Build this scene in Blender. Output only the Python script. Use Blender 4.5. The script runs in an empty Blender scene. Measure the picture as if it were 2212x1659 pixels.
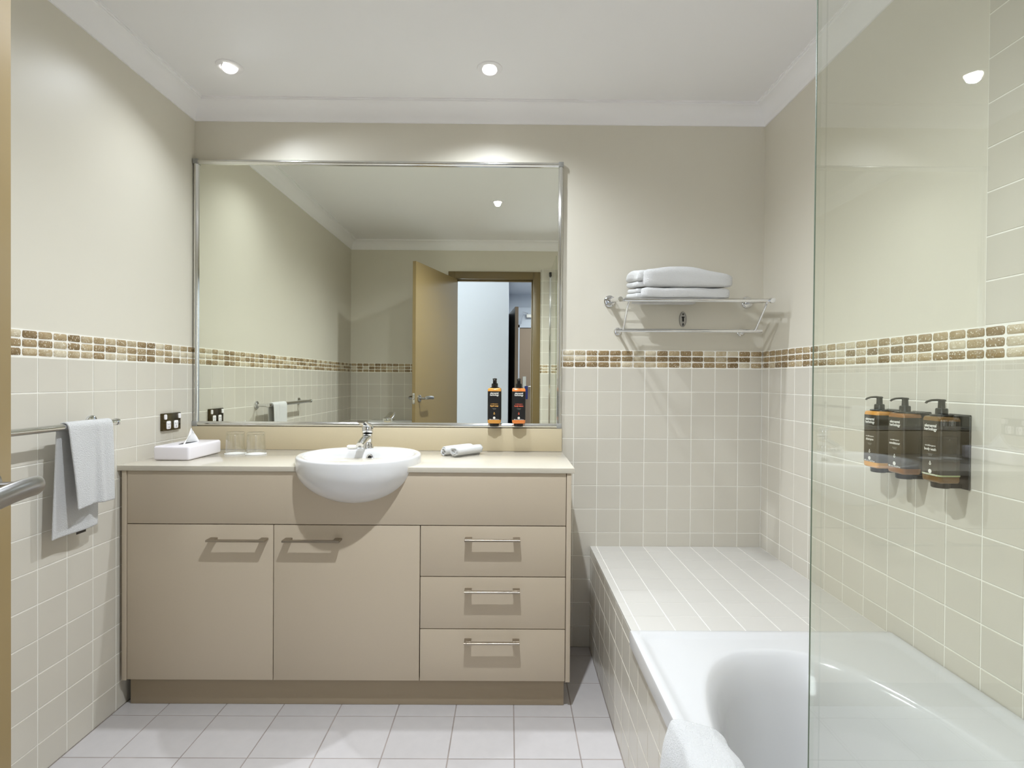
import bpy, bmesh, math, random
from mathutils import Vector, Matrix
random.seed(7)
S = bpy.context.scene
COL = S.collection
PI = math.pi

# ------------------------------------------------------------------ camera, exposure, world
W, H, FPX = 2212, 1659, 1148.93
CAM_Y, CAM_Z = -2.31423, 1.16638
yaw, pitch, roll = -0.00534, -0.00833, -0.00745
Rz = Matrix.Rotation(yaw, 3, 'Z'); Rx = Matrix.Rotation(pitch, 3, 'X'); Ry = Matrix.Rotation(roll, 3, 'Y')
RR = Rz @ Rx @ Ry
right, fwd, up = RR.col[0], RR.col[1], RR.col[2]
cam = bpy.data.objects.new('camera', bpy.data.cameras.new('camera')); COL.objects.link(cam)
cm = Matrix.Identity(4)
for i in range(3):
    cm[i][0], cm[i][1], cm[i][2] = right[i], up[i], -fwd[i]
cm[0][3], cm[1][3], cm[2][3] = 0.0, CAM_Y, CAM_Z
cam.matrix_world = cm
cam.data.sensor_fit = 'HORIZONTAL'; cam.data.sensor_width = 36.0
cam.data.lens = FPX / W * 36.0
cam.data.clip_start = 0.02; cam.data.clip_end = 60
S.camera = cam
vs = S.view_settings
vs.view_transform = 'Standard'; vs.look = 'None'; vs.gamma = 1.0; vs.use_curve_mapping = False
vs.exposure = 0.14
S.cycles.use_denoising = True
S.cycles.max_bounces = 16; S.cycles.diffuse_bounces = 8; S.cycles.glossy_bounces = 8
S.cycles.transmission_bounces = 8; S.cycles.transparent_max_bounces = 24
S.cycles.sample_clamp_indirect = 6
wd = bpy.data.worlds.new('world'); S.world = wd; wd.use_nodes = True
wd.node_tree.nodes['Background'].inputs[0].default_value = (0.8, 0.85, 0.9, 1)
wd.node_tree.nodes['Background'].inputs[1].default_value = 0.3

L1_W = 37.0
L2_W = 62.0
L3_W = 138.0
BEAM = 154.0
END_W = 40.0
HALL_W = 7.0
DOOR_FILL_W = 60.0  # added corridor fill that shines in through the doorway
LAMP_COL = (0.87, 0.93, 1.0)
HALL_COL = (0.88, 0.935, 1.0)

def area_light(name, loc, direction, sx, sy, power, col, shape='RECTANGLE', parent=None, spread=PI):
    ld = bpy.data.lights.new(name, 'AREA'); ld.shape = shape; ld.size = sx
    if shape in ('RECTANGLE', 'ELLIPSE'): ld.size_y = sy
    ld.energy = power; ld.color = col; ld.spread = spread
    o = bpy.data.objects.new(name, ld); COL.objects.link(o)
    o.location = loc
    o.rotation_euler = Vector(direction).to_track_quat('-Z', 'Y').to_euler()
    if parent: o.parent = parent
    return o

# ------------------------------------------------------------------ materials
def lin(c):
    return tuple(((v / 255) / 12.92 if v / 255 <= 0.04045 else ((v / 255 + 0.055) / 1.055) ** 2.4) for v in c) + (1.0,)

def new_mat(name):
    m = bpy.data.materials.new(name); m.use_nodes = True
    nt = m.node_tree
    return m, nt, nt.nodes['Principled BSDF']

def pmat(name, rgb, rough=0.5, metal=0.0, noise=0.0, nscale=20.0, bump=0.0, bscale=200.0, bdist=0.001,
         rand=0.0, coat=0.0, spec=0.5, sheen=0.0, aniso=None, detail=3.0):
    m, nt, b = new_mat(name)
    N, L = nt.nodes, nt.links
    c = lin(rgb)
    b.inputs['Base Color'].default_value = c
    b.inputs['Roughness'].default_value = rough
    b.inputs['Metallic'].default_value = metal
    b.inputs['Specular IOR Level'].default_value = spec
    b.inputs['Coat Weight'].default_value = coat
    b.inputs['Coat Roughness'].default_value = 0.05
    if sheen: b.inputs['Sheen Weight'].default_value = sheen
    tc = N.new('ShaderNodeTexCoord')
    if noise or rand:
        hsv = N.new('ShaderNodeHueSaturation'); hsv.inputs['Color'].default_value = c
        add = N.new('ShaderNodeMath'); add.operation = 'ADD'; add.inputs[0].default_value = 1.0
        if noise:
            tx = N.new('ShaderNodeTexNoise'); tx.inputs['Scale'].default_value = nscale
            tx.inputs['Detail'].default_value = detail
            L.new(tc.outputs['Object'], tx.inputs['Vector'])
            mr = N.new('ShaderNodeMapRange'); mr.inputs['From Min'].default_value = 0.25; mr.inputs['From Max'].default_value = 0.75
            mr.inputs['To Min'].default_value = 1 - noise; mr.inputs['To Max'].default_value = 1 + noise
            L.new(tx.outputs['Fac'], mr.inputs['Value'])
            L.new(mr.outputs[0], add.inputs[0])
        add.inputs[1].default_value = 0.0
        if rand:
            oi = N.new('ShaderNodeObjectInfo')
            mr2 = N.new('ShaderNodeMapRange'); mr2.inputs['To Min'].default_value = -rand; mr2.inputs['To Max'].default_value = rand
            L.new(oi.outputs['Random'], mr2.inputs['Value']); L.new(mr2.outputs[0], add.inputs[1])
        L.new(add.outputs[0], hsv.inputs['Value']); L.new(hsv.outputs[0], b.inputs['Base Color'])
    if bump:
        t2 = N.new('ShaderNodeTexNoise'); t2.inputs['Scale'].default_value = bscale; t2.inputs['Detail'].default_value = 4
        L.new(tc.outputs['Object'], t2.inputs['Vector'])
        bp = N.new('ShaderNodeBump'); bp.inputs['Strength'].default_value = bump; bp.inputs['Distance'].default_value = bdist
        L.new(t2.outputs['Fac'], bp.inputs['Height']); L.new(bp.outputs[0], b.inputs['Normal'])
    return m

def emit_mat(name, rgb, strength):
    m = bpy.data.materials.new(name); m.use_nodes = True
    nt = m.node_tree; nt.nodes.clear()
    e = nt.nodes.new('ShaderNodeEmission'); e.inputs[0].default_value = tuple(rgb) + (1,); e.inputs[1].default_value = strength
    o = nt.nodes.new('ShaderNodeOutputMaterial'); nt.links.new(e.outputs[0], o.inputs[0])
    return m

def thin_glass(name, tint, ior=1.5, rough=0.0, edge=None):
    """clear pane: unrefracted transmission plus Fresnel reflection on both of its faces"""
    m = bpy.data.materials.new(name); m.use_nodes = True
    nt = m.node_tree; nt.nodes.clear(); N, L = nt.nodes, nt.links
    tr = N.new('ShaderNodeBsdfTransparent'); tr.inputs[0].default_value = tuple(tint) + (1,)
    if edge:
        lw = N.new('ShaderNodeLayerWeight'); lw.inputs['Blend'].default_value = 0.35
        mc = N.new('ShaderNodeMix'); mc.data_type = 'RGBA'
        mc.inputs[6].default_value = tuple(tint) + (1,); mc.inputs[7].default_value = tuple(edge) + (1,)
        L.new(lw.outputs['Facing'], mc.inputs[0]); L.new(mc.outputs[2], tr.inputs[0])
    gl = N.new('ShaderNodeBsdfGlossy'); gl.inputs['Roughness'].default_value = rough
    gl.inputs['Color'].default_value = (1, 1, 1, 1)
    geo = N.new('ShaderNodeNewGeometry')
    mr = N.new('ShaderNodeMapRange'); mr.inputs['To Min'].default_value = ior; mr.inputs['To Max'].default_value = 1 / ior
    L.new(geo.outputs['Backfacing'], mr.inputs['Value'])
    fr = N.new('ShaderNodeFresnel'); L.new(mr.outputs[0], fr.inputs['IOR'])
    mx = N.new('ShaderNodeMixShader'); L.new(fr.outputs[0], mx.inputs[0]); L.new(tr.outputs[0], mx.inputs[1]); L.new(gl.outputs[0], mx.inputs[2])
    o = N.new('ShaderNodeOutputMaterial'); L.new(mx.outputs[0], o.inputs[0])
    return m

def travertine(name):
    m, nt, b = new_mat(name); N, L = nt.nodes, nt.links
    tc = N.new('ShaderNodeTexCoord'); oi = N.new('ShaderNodeObjectInfo')
    vm = N.new('ShaderNodeVectorMath'); vm.operation = 'ADD'
    sc = N.new('ShaderNodeMath'); sc.operation = 'MULTIPLY'; sc.inputs[1].default_value = 37.0
    L.new(oi.outputs['Random'], sc.inputs[0]); L.new(tc.outputs['Object'], vm.inputs[0]); L.new(sc.outputs[0], vm.inputs[1])
    ramp = N.new('ShaderNodeValToRGB'); cr = ramp.color_ramp
    cr.elements[0].position = 0.0; cr.elements[0].color = lin((116, 94, 60))
    cr.elements[1].position = 1.0; cr.elements[1].color = lin((202, 191, 166))
    e = cr.elements.new(0.45); e.color = lin((148, 125, 88))
    e = cr.elements.new(0.75); e.color = lin((174, 154, 118))
    n1 = N.new('ShaderNodeTexNoise'); n1.inputs['Scale'].default_value = 60; n1.inputs['Detail'].default_value = 5
    L.new(vm.outputs[0], n1.inputs['Vector'])
    mix = N.new('ShaderNodeMath'); mix.operation = 'MULTIPLY_ADD'; mix.inputs[1].default_value = 0.55
    m2 = N.new('ShaderNodeMath'); m2.operation = 'MULTIPLY_ADD'; m2.inputs[1].default_value = 0.9; m2.inputs[2].default_value = -0.12
    L.new(n1.outputs['Fac'], mix.inputs[0]); L.new(oi.outputs['Random'], m2.inputs[0]); L.new(m2.outputs[0], mix.inputs[2])
    L.new(mix.outputs[0], ramp.inputs[0])
    # pale filled pits
    n2 = N.new('ShaderNodeTexNoise'); n2.inputs['Scale'].default_value = 230; n2.inputs['Detail'].default_value = 3
    L.new(vm.outputs[0], n2.inputs['Vector'])
    th = N.new('ShaderNodeMapRange'); th.inputs['From Min'].default_value = 0.60; th.inputs['From Max'].default_value = 0.66
    L.new(n2.outputs['Fac'], th.inputs['Value'])
    mc = N.new('ShaderNodeMix'); mc.data_type = 'RGBA'
    L.new(th.outputs[0], mc.inputs[0]); L.new(ramp.outputs[0], mc.inputs[6]); mc.inputs[7].default_value = lin((226, 220, 205))
    L.new(mc.outputs[2], b.inputs['Base Color'])
    b.inputs['Roughness'].default_value = 0.35
    bp = N.new('ShaderNodeBump'); bp.inputs['Strength'].default_value = 0.6; bp.inputs['Distance'].default_value = 0.0015
    L.new(n2.outputs['Fac'], bp.inputs['Height']); L.new(bp.outputs[0], b.inputs['Normal'])
    return m

def terry(name, rgb=(236, 236, 235)):
    m, nt, b = new_mat(name); N, L = nt.nodes, nt.links
    b.inputs['Base Color'].default_value = lin(rgb); b.inputs['Roughness'].default_value = 0.95
    b.inputs['Sheen Weight'].default_value = 0.25; b.inputs['Specular IOR Level'].default_value = 0.1
    tc = N.new('ShaderNodeTexCoord')
    v = N.new('ShaderNodeTexNoise'); v.inputs['Scale'].default_value = 300; v.inputs['Detail'].default_value = 5; v.inputs['Roughness'].default_value = 0.7
    L.new(tc.outputs['Object'], v.inputs['Vector'])
    bp = N.new('ShaderNodeBump'); bp.inputs['Strength'].default_value = 1.0; bp.inputs['Distance'].default_value = 0.006
    L.new(v.outputs['Fac'], bp.inputs['Height']); L.new(bp.outputs[0], b.inputs['Normal'])
    return m

M = {}
M['paint'] = pmat('wall_paint', (215, 210, 196), 0.42, bump=0.05, bscale=500, noise=0.012, nscale=3)
M['ceil'] = pmat('ceiling_paint', (238, 237, 238), 0.8, noise=0.01, nscale=2)
M['cornice'] = pmat('cornice_paint', (242, 241, 242), 0.6)
M['tile'] = pmat('ceramic_wall_tile', (205, 200, 188), 0.14, rand=0.02, noise=0.012, nscale=8, bump=0.04, bscale=14, bdist=0.003)
M['deck'] = pmat('ceramic_deck_tile', (198, 195, 189), 0.16, rand=0.012, bump=0.03, bscale=14, bdist=0.003)
M['floor_tile'] = pmat('matte_floor_tile', (190, 186, 185), 0.38, rand=0.02, noise=0.03, nscale=25, bump=0.08, bscale=60)
M['grout'] = pmat('pale_grout', (240, 238, 230), 0.85, bump=0.2, bscale=900)
M['floor_grout'] = pmat('grey_grout', (150, 140, 134), 0.9, bump=0.2, bscale=900, noise=0.25, nscale=9)
M['stone'] = travertine('tumbled_travertine')
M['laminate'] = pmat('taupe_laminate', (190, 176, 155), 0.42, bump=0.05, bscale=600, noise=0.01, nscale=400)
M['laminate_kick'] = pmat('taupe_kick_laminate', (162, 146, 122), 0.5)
M['counter'] = pmat('cream_stone', (200, 193, 178), 0.12, noise=0.012, nscale=300)
M['upstand'] = pmat('cream_stone_matte', (198, 185, 156), 0.4, noise=0.03, nscale=500)
M['chrome'] = pmat('chrome', (225, 226, 228), 0.07, metal=1.0)
M['alu'] = pmat('polished_aluminium', (220, 220, 216), 0.13, metal=1.0)
M['alu_dull'] = pmat('grey_plastic_corner', (150, 150, 146), 0.4)
M['satin'] = pmat('satin_chrome', (170, 168, 165), 0.3, metal=1.0)
M['steel'] = pmat('brushed_nickel', (166, 156, 142), 0.34, metal=1.0)
M['lever'] = pmat('satin_lever_metal', (168, 168, 170), 0.28, metal=1.0)
M['mirror'] = pmat('silvered_glass', (245, 247, 236), 0.0, metal=1.0)
M['porcelain'] = pmat('white_porcelain', (222, 222, 222), 0.07, coat=0.5)
M['acrylic'] = pmat('white_acrylic', (200, 200, 200), 0.13, coat=0.3)
M['white'] = pmat('white_plastic', (238, 236, 238), 0.3)
M['box'] = pmat('white_gloss_box', (236, 232, 238), 0.25, coat=0.2)
M['tissue'] = pmat('white_tissue', (244, 244, 244), 0.9)
M['terry'] = terry('white_terry')
M['black'] = pmat('black_plastic', (16, 15, 14), 0.28)
M['label'] = pmat('black_label', (14, 12, 12), 0.42)
M['amber'] = pmat('amber_bottle_gold', (214, 150, 62), 0.12, coat=0.4)
M['amber2'] = pmat('amber_bottle_orange', (228, 132, 62), 0.12, coat=0.4)
M['amber3'] = pmat('amber_bottle_brown', (112, 82, 38), 0.12, coat=0.4)
M['amber4'] = pmat('amber_bottle_dull', (140, 92, 40), 0.12, coat=0.4)
M['dark_translucent'] = pmat('dark_brown_label', (44, 36, 24), 0.25)
M['ink_white'] = pmat('white_print', (225, 222, 214), 0.6)
M['ink_yellow'] = pmat('yellow_print', (232, 176, 92), 0.6)
M['ink_coral'] = pmat('coral_print', (226, 104, 76), 0.6)
M['ink_grey'] = pmat('grey_print', (150, 148, 140), 0.6)
M['ink_green'] = pmat('pale_green_print', (178, 186, 140), 0.6)
M['door_paint'] = pmat('olive_brown_door_paint', (136, 117, 80), 0.3, bump=0.03, bscale=300)
M['frame_paint'] = pmat('olive_brown_frame_paint', (114, 97, 62), 0.35)
M['hall_wall'] = pmat('cool_white_hall_paint', (198, 203, 212), 0.6)
M['hall_floor'] = pmat('hall_carpet', (120, 110, 98), 0.95, bump=0.4, bscale=300)
M['dark'] = pmat('charcoal_laminate', (62, 60, 58), 0.4)
M['tan'] = pmat('tan_door_laminate', (150, 130, 110), 0.5)
M['bronze'] = pmat('dark_bronze_plate', (92, 82, 62), 0.22, metal=1.0)
M['hole'] = pmat('dark_hole', (18, 17, 16), 0.6)
M['grey'] = pmat('mid_grey_plastic', (130, 130, 128), 0.4)
M['blue'] = pmat('blue_tag', (40, 48, 110), 0.5)
M['soap'] = pmat('white_soap', (236, 234, 226), 0.35)
M['silicone'] = pmat('clear_seal', (205, 205, 198), 0.3)
M['screen'] = thin_glass('shower_screen_glass', (0.945, 0.958, 0.925), 1.62)
M['screen_edge'] = thin_glass('shower_screen_edge', (0.90, 0.93, 0.88))
M['arris'] = pmat('ground_glass_arris', (92, 104, 88), 0.3)
M['tumbler'] = thin_glass('tumbler_glass', (0.985, 0.985, 0.975), 1.6, edge=(.89, .895, .88))
M['lamp'] = emit_mat('lamp_lens', (1.0, 0.97, 0.9), 14.0)

# ------------------------------------------------------------------ geometry helpers
class MB:
    def __init__(s): s.v = []; s.f = []
    def add(s, v, f):
        k = len(s.v); s.v += [tuple(p) for p in v]; s.f += [tuple(i + k for i in q) for q in f]; return s
    def box(s, x0, x1, y0, y1, z0, z1, b=0.0, seg=2):
        bm = bmesh.new(); bmesh.ops.create_cube(bm, size=1)
        for v in bm.verts:
            v.co = Vector(((x0 + x1) / 2 + v.co.x * (x1 - x0), (y0 + y1) / 2 + v.co.y * (y1 - y0), (z0 + z1) / 2 + v.co.z * (z1 - z0)))
        if b: bmesh.ops.bevel(bm, geom=list(bm.edges), offset=b, segments=seg, profile=0.5, affect='EDGES')
        bm.verts.index_update()
        s.add([v.co[:] for v in bm.verts], [[v.index for v in f.verts] for f in bm.faces]); bm.free(); return s
    def tube(s, pts, r, n=16, caps=True, flat=None):
        pts = [Vector(p) for p in pts]
        rs = r if isinstance(r, (list, tuple)) else [r] * len(pts)
        t0 = (pts[1] - pts[0]).normalized()
        nrm = t0.orthogonal().normalized() if flat is None else (Vector(flat) - t0 * t0.dot(Vector(flat))).normalized()
        rings = []
        for i, p in enumerate(pts):
            a = pts[max(i - 1, 0)]; b = pts[min(i + 1, len(pts) - 1)]
            t = (b - a).normalized()
            nrm = (nrm - t * nrm.dot(t)).normalized(); bn = t.cross(nrm)
            rr = rs[i]; ra, rb = rr if isinstance(rr, (list, tuple)) else (rr, rr)
            rings.append([p + nrm * math.cos(2 * PI * k / n) * ra + bn * math.sin(2 * PI * k / n) * rb for k in range(n)])
        v = [q for rg in rings for q in rg]; f = []
        for i in range(len(rings) - 1):
            for k in range(n):
                f.append((i * n + k, i * n + (k + 1) % n, (i + 1) * n + (k + 1) % n, (i + 1) * n + k))
        if caps:
            f.append(tuple(reversed(range(n)))); f.append(tuple((len(rings) - 1) * n + k for k in range(n)))
        return s.add(v, f)
    def lathe(s, prof, c=(0, 0, 0), axis=(0, 0, 1), n=32, caps=True):
        ax = Vector(axis).normalized(); a = ax.orthogonal().normalized(); b = ax.cross(a); c = Vector(c)
        v = []; f = []
        for r, h in prof:
            for k in range(n):
                th = 2 * PI * k / n
                v.append(c + ax * h + a * (math.cos(th) * r) + b * (math.sin(th) * r))
        for i in range(len(prof) - 1):
            for k in range(n):
                f.append((i * n + k, i * n + (k + 1) % n, (i + 1) * n + (k + 1) % n, (i + 1) * n + k))
        if caps:
            f.append(tuple(reversed(range(n)))); f.append(tuple((len(prof) - 1) * n + k for k in range(n)))
        return s.add(v, f)
    def loops(s, loops, cap0=False, cap1=False):
        n = len(loops[0]); v = [p for l in loops for p in l]; f = []
        for i in range(len(loops) - 1):
            for k in range(n):
                f.append((i * n + k, i * n + (k + 1) % n, (i + 1) * n + (k + 1) % n, (i + 1) * n + k))
        if cap0: f.append(tuple(reversed(range(n))))
        if cap1: f.append(tuple((len(loops) - 1) * n + k for k in range(n)))
        return s.add(v, f)
    def extrude(s, poly, p0, p1, u, w):
        """poly: (a,b) pairs along axes u,w; swept from p0 to p1"""
        u, w = Vector(u), Vector(w); n = len(poly)
        v = [Vector(p0) + u * a + w * b for a, b in poly] + [Vector(p1) + u * a + w * b for a, b in poly]
        f = [(k, (k + 1) % n, n + (k + 1) % n, n + k) for k in range(n)] + [tuple(reversed(range(n))), tuple(range(n, 2 * n))]
        return s.add(v, f)
    def grid(s, fn, nu, nv):
        v = [fn(i / nu, j / nv) for i in range(nu + 1) for j in range(nv + 1)]
        f = [(i * (nv + 1) + j, (i + 1) * (nv + 1) + j, (i + 1) * (nv + 1) + j + 1, i * (nv + 1) + j + 1) for i in range(nu) for j in range(nv)]
        return s.add(v, f)
    def xf(s, m):
        s.v = [tuple(m @ Vector(p)) for p in s.v]; return s
    def mesh(s, name, mat, smooth=False, angle=35, origin=(0, 0, 0)):
        me = bpy.data.meshes.new(name)
        o = origin
        me.from_pydata([(p[0] - o[0], p[1] - o[1], p[2] - o[2]) for p in s.v], [], s.f)
        me.materials.append(mat)
        bm = bmesh.new(); bm.from_mesh(me); bmesh.ops.recalc_face_normals(bm, faces=bm.faces)
        if smooth:
            ca = math.radians(angle)
            for f in bm.faces: f.smooth = True
            for e in bm.edges:
                if len(e.link_faces) == 2 and e.calc_face_angle(0) > ca: e.smooth = False
        bm.to_mesh(me); bm.free(); me.update()
        return me
    def build(s, name, mat, parent=None, smooth=False, angle=35, local=False):
        org = (0, 0, 0)
        if parent is not None and not local: org = ORG.get(parent.name, (0, 0, 0))
        me = s.mesh(name, mat, smooth, angle, org)
        o = bpy.data.objects.new(name, me); COL.objects.link(o)
        if parent is not None: o.parent = parent; ORG[o.name] = org
        return o
ORG = {}

def tag(o, label=None, cat=None, group=None, kind=None):
    if label: o['label'] = label
    if cat: o['category'] = cat
    if group: o['group'] = group
    if kind: o['kind'] = kind
    return o
def thing(name, loc, label, cat, group=None, rz=0.0, kind=None):
    o = bpy.data.objects.new(name, None); COL.objects.link(o)
    o.empty_display_size = 0.05
    o.location = loc; o.rotation_euler = (0, 0, rz); ORG[o.name] = tuple(loc)
    return tag(o, label, cat, group, kind)
def struct(o): o['kind'] = 'structure'; return o
def mods(o, sub=0, solid=0.0, off=0.0):
    if solid:
        m = o.modifiers.new('thickness', 'SOLIDIFY'); m.thickness = solid; m.offset = off
    if sub:
        m = o.modifiers.new('smooth', 'SUBSURF'); m.levels = sub; m.render_levels = sub
    return o

# ------------------------------------------------------------------ room dimensions
XL, XR = -1.3642, 1.1026           # tile faces of the side walls
YR = -2.29                          # room face of the rear wall
ZM = 1.22                           # top of the square wall tiles
MS = 0.1025                         # tile module
ZB = ZM + 0.0775                    # top of the stone border
ZC = 2.35                           # ceiling
TZ = ZB + 8 * MS                    # top of the full-height shower tiles
G = 0.0012                          # grout recess
DX0, DX1, DH = -0.467, 0.200, 2.03  # door opening

def wall_mesh(name, pieces, mat):
    b = MB()
    for p in pieces: b.box(*p)
    return struct(b.build(name, mat))
P = 0.003   # paint set back from tile faces
wall_back = wall_mesh('wall_back', [(XL - .1, XR + .1, P, .1, -.05, ZC + .05)], M['paint'])
wall_left = wall_mesh('wall_left', [(XL - .1, XL - P, YR - .1, P, -.05, ZC + .05)], M['paint'])
wall_right = wall_mesh('wall_right', [(XR + P, XR + .1, YR - .1, P, -.05, ZC + .05)], M['paint'])
wall_rear = wall_mesh('wall_rear', [(XL - P, DX0 - .02, YR - .1, YR - P, -.0, ZC), (DX1 + .02, XR + P, YR - .1, YR - P, -.0, ZC),
                                    (DX0 - .02, DX1 + .02, YR - .1, YR - P, DH + .02, ZC)], M['paint'])
floor = wall_mesh('floor', [(XL - .1, XR + .1, YR - .1, .1, -.06, -G)], M['floor_grout'])
ceiling = wall_mesh('ceiling', [(XL - .1, XR + .1, YR - .1, .1, ZC, ZC + .06)], M['ceil'])

# cornices: cove profile on four sides, mitred
prof = []
cp, cd = 0.066, 0.077
prof.append((0.0, -cd)); prof.append((0.006, -cd)); prof.append((0.006, -cd + .004))
for k in range(9):
    a = k / 8 * PI / 2
    prof.append((0.008 + (cp - 0.016) * (1 - math.cos(a)), -cd + .008 + (cd - .020) * math.sin(a)))
prof += [(cp - .005, -.010), (cp - .005, -.005), (cp, -.005), (cp, 0.0), (0.0, 0.0)]
def cornice(n, pa, pb, inn, along):
    b = MB(); inn = Vector(inn); al = Vector(along)
    n_ = len(prof); v = []
    for (p, sgn) in ((pa, 1), (pb, -1)):
        for a, z in prof:
            v.append(Vector(p) + inn * a + al * (a * sgn) + Vector((0, 0, z)))
    f = [(k, (k + 1) % n_, n_ + (k + 1) % n_, n_ + k) for k in range(n_)]
    b.add(v, f)
    return struct(b.build('trim_%d' % n, M['cornice'], smooth=True, angle=25))
e = P
cornice(1, (XL - e, e, ZC), (XR + e, e, ZC), (0, -1, 0), (1, 0, 0))
cornice(2, (XL - e, YR - e, ZC), (XL - e, e, ZC), (1, 0, 0), (0, 1, 0))
cornice(3, (XR + e, YR - e, ZC), (XR + e, e, ZC), (-1, 0, 0), (0, 1, 0))
cornice(4, (XL - e, YR - e, ZC), (XR + e, YR - e, ZC), (0, 1, 0), (1, 0, 0))

# ------------------------------------------------------------------ tiles (every tile its own object, meshes shared)
TM = {}
def tile_mesh(w, h, mat, joint, th=0.006, ch=0.0009, rough_edge=0.0, var=0):
    key = (round(w, 4), round(h, 4), mat.name, var)
    if key in TM: return TM[key]
    w2, h2 = (w - joint) / 2, (h - joint) / 2
    rnd = random.Random(hash(key[:2]) % 1000 + var * 17)
    if rough_edge:
        N = 3
        ring = []
        for (cx, cy, a0) in ((1, 1, 0), (-1, 1, 90), (-1, -1, 180), (1, -1, 270)):
            rc = 0.0045
            for k in range(N):
                a = math.radians(a0 + 90 * k / (N - 1))
                ring.append((cx * (w2 - rc) + rc * math.cos(a), cy * (h2 - rc) + rc * math.sin(a)))
        ring = [(x + rnd.uniform(-1, 1) * rough_edge, y + rnd.uniform(-1, 1) * rough_edge) for x, y in ring]
        l0 = [(x, y, -th) for x, y in ring]; l1 = [(x, y, -ch) for x, y in ring]
        l2 = [(x - math.copysign(ch, x), y - math.copysign(ch, y), 0) for x, y in ring]
        b = MB().loops([l0, l1, l2], cap1=True)
    else:
        def rect(i, z): return [(w2 - i, h2 - i, z), (-w2 + i, h2 - i, z), (-w2 + i, -h2 + i, z), (w2 - i, -h2 + i, z)]
        b = MB().loops([rect(0, -th), rect(0, -ch), rect(ch * .4, -ch * .3), rect(ch * 1.3, 0)], cap1=True)
    me = b.mesh('tile', mat, smooth=bool(rough_edge), angle=40); TM[key] = me
    return me
def put(name, me, parent, origin, U, V, N_, tilt=0.0):
    """origin: world centre of the tile face; U,V in-plane axes, N_ outward"""
    o = bpy.data.objects.new(name, me); COL.objects.link(o); o.parent = parent
    m = Matrix.Identity(4)
    Nn = Vector(N_)
    for i in range(3):
        m[i][0], m[i][1], m[i][2], m[i][3] = U[i], V[i], Nn[i], origin[i]
    if tilt:
        m = m @ Matrix.Rotation(random.uniform(-tilt, tilt), 4, 'X') @ Matrix.Rotation(random.uniform(-tilt, tilt), 4, 'Y')
    o.matrix_local = m
    return o
def cuts(lo, hi, phase, step):
    """grid lines between lo and hi, with a line at `phase`"""
    k = math.ceil((lo - phase) / step - 1e-6); xs = [lo]
    while phase + k * step < hi - 1e-6:
        x = phase + k * step
        if x > lo + 0.006: xs.append(x)
        k += 1
    if hi - xs[-1] < 0.006: xs.pop()
    xs.append(hi); return xs
def tile_field(parent, plane, U, V, N_, us, vs_, mat, joint=0.0030, name='tile', tilt=0.003, rough_edge=0.0, th=0.006, ch=0.0009, skip=None):
    """plane: point with u=v=0 on the face"""
    U, V, N_ = Vector(U), Vector(V), Vector(N_)
    for i in range(len(us) - 1):
        for j in range(len(vs_) - 1):
            a0, a1, b0, b1 = us[i], us[i + 1], vs_[j], vs_[j + 1]
            ca, cb = (a0 + a1) / 2, (b0 + b1) / 2
            if skip and skip(ca, cb): continue
            me = tile_mesh(a1 - a0, b1 - b0, mat, joint, th, ch, rough_edge, (i * 7 + j * 3) % 5 if rough_edge else 0)
            put(name, me, parent, Vector(plane) + U * ca + V * cb, U, V, N_, tilt)
def grout_panel(parent, rects, axis, pos, mat=None, out=1):
    """thin bed panels child of the wall; rects in (a0,a1,z0,z1); out = sign of the room side"""
    b = MB()
    for a0, a1, z0, z1 in rects:
        p0, p1 = sorted((pos - out * 0.006, pos - out * G))
        if axis == 'x': b.box(p0, p1, a0, a1, z0, z1)
        else: b.box(a0, a1, p0, p1, z0, z1)
    o = b.build('grout', mat or M['grout'], parent); return o

HM = MS / 2
zrows = cuts(0.0, ZM, ZM, MS)
mrows = [ZM + .0015 + .0253 * k for k in range(4)]
# back wall: right of the vanity only (the rest is behind cabinet and mirror)
bx0 = XR - 9 * MS
us = cuts(bx0 + .0, XR, XR, MS)
tile_field(wall_back, (0, 0, 0), (1, 0, 0), (0, 0, 1), (0, -1, 0), us, zrows, M['tile'])
us = cuts(bx0, XR, XR, HM)
tile_field(wall_back, (0, -.0005, 0), (1, 0, 0), (0, 0, 1), (0, -1, 0), us, mrows, M['stone'], .0042, 'mosaic_tile', .02, .0007, .006, .0016)
grout_panel(wall_back, [(bx0, XR + .002, 0, ZB + .001)], 'y', 0.0, out=-1)
# left wall
ph = -(0.76674)
us = cuts(YR, 0.0, ph, MS)
tile_field(wall_left, (XL, 0, 0), (0, 1, 0), (0, 0, 1), (1, 0, 0), us, zrows, M['tile'])
us = cuts(YR, 0.0, ph, HM)
tile_field(wall_left, (XL + .0005, 0, 0), (0, 1, 0), (0, 0, 1), (1, 0, 0), us, mrows, M['stone'], .0042, 'mosaic_tile', .02, .0007, .006, .0016)
grout_panel(wall_left, [(YR, 0, 0, ZB + .001)], 'x', XL, out=1)
# right wall: wainscot above the bath, full height in the shower end
pr_ = -(0.16267)
DECK = 0.443
rr = cuts(DECK - .035, ZM, ZM, MS)
us = cuts(YR, 0.0, pr_, MS)
tile_field(wall_right, (XR, 0, 0), (0, -1, 0), (0, 0, 1), (-1, 0, 0), [-u for u in reversed(us)], rr, M['tile'])
us2 = cuts(YR, 0.0, pr_, HM)
tile_field(wall_right, (XR - .0005, 0, 0), (0, -1, 0), (0, 0, 1), (-1, 0, 0), [-u for u in reversed(us2)], mrows, M['stone'], .0042, 'mosaic_tile', .02, .0007, .006, .0016)
YS = -(0.16267 + 9 * MS) + .001
us3 = cuts(YR, YS, pr_, MS)
urows = [ZB + .002 + k * MS for k in range(9)]
tile_field(wall_right, (XR, 0, 0), (0, -1, 0), (0, 0, 1), (-1, 0, 0), [-u for u in reversed(us3)], urows, M['tile'])
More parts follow.
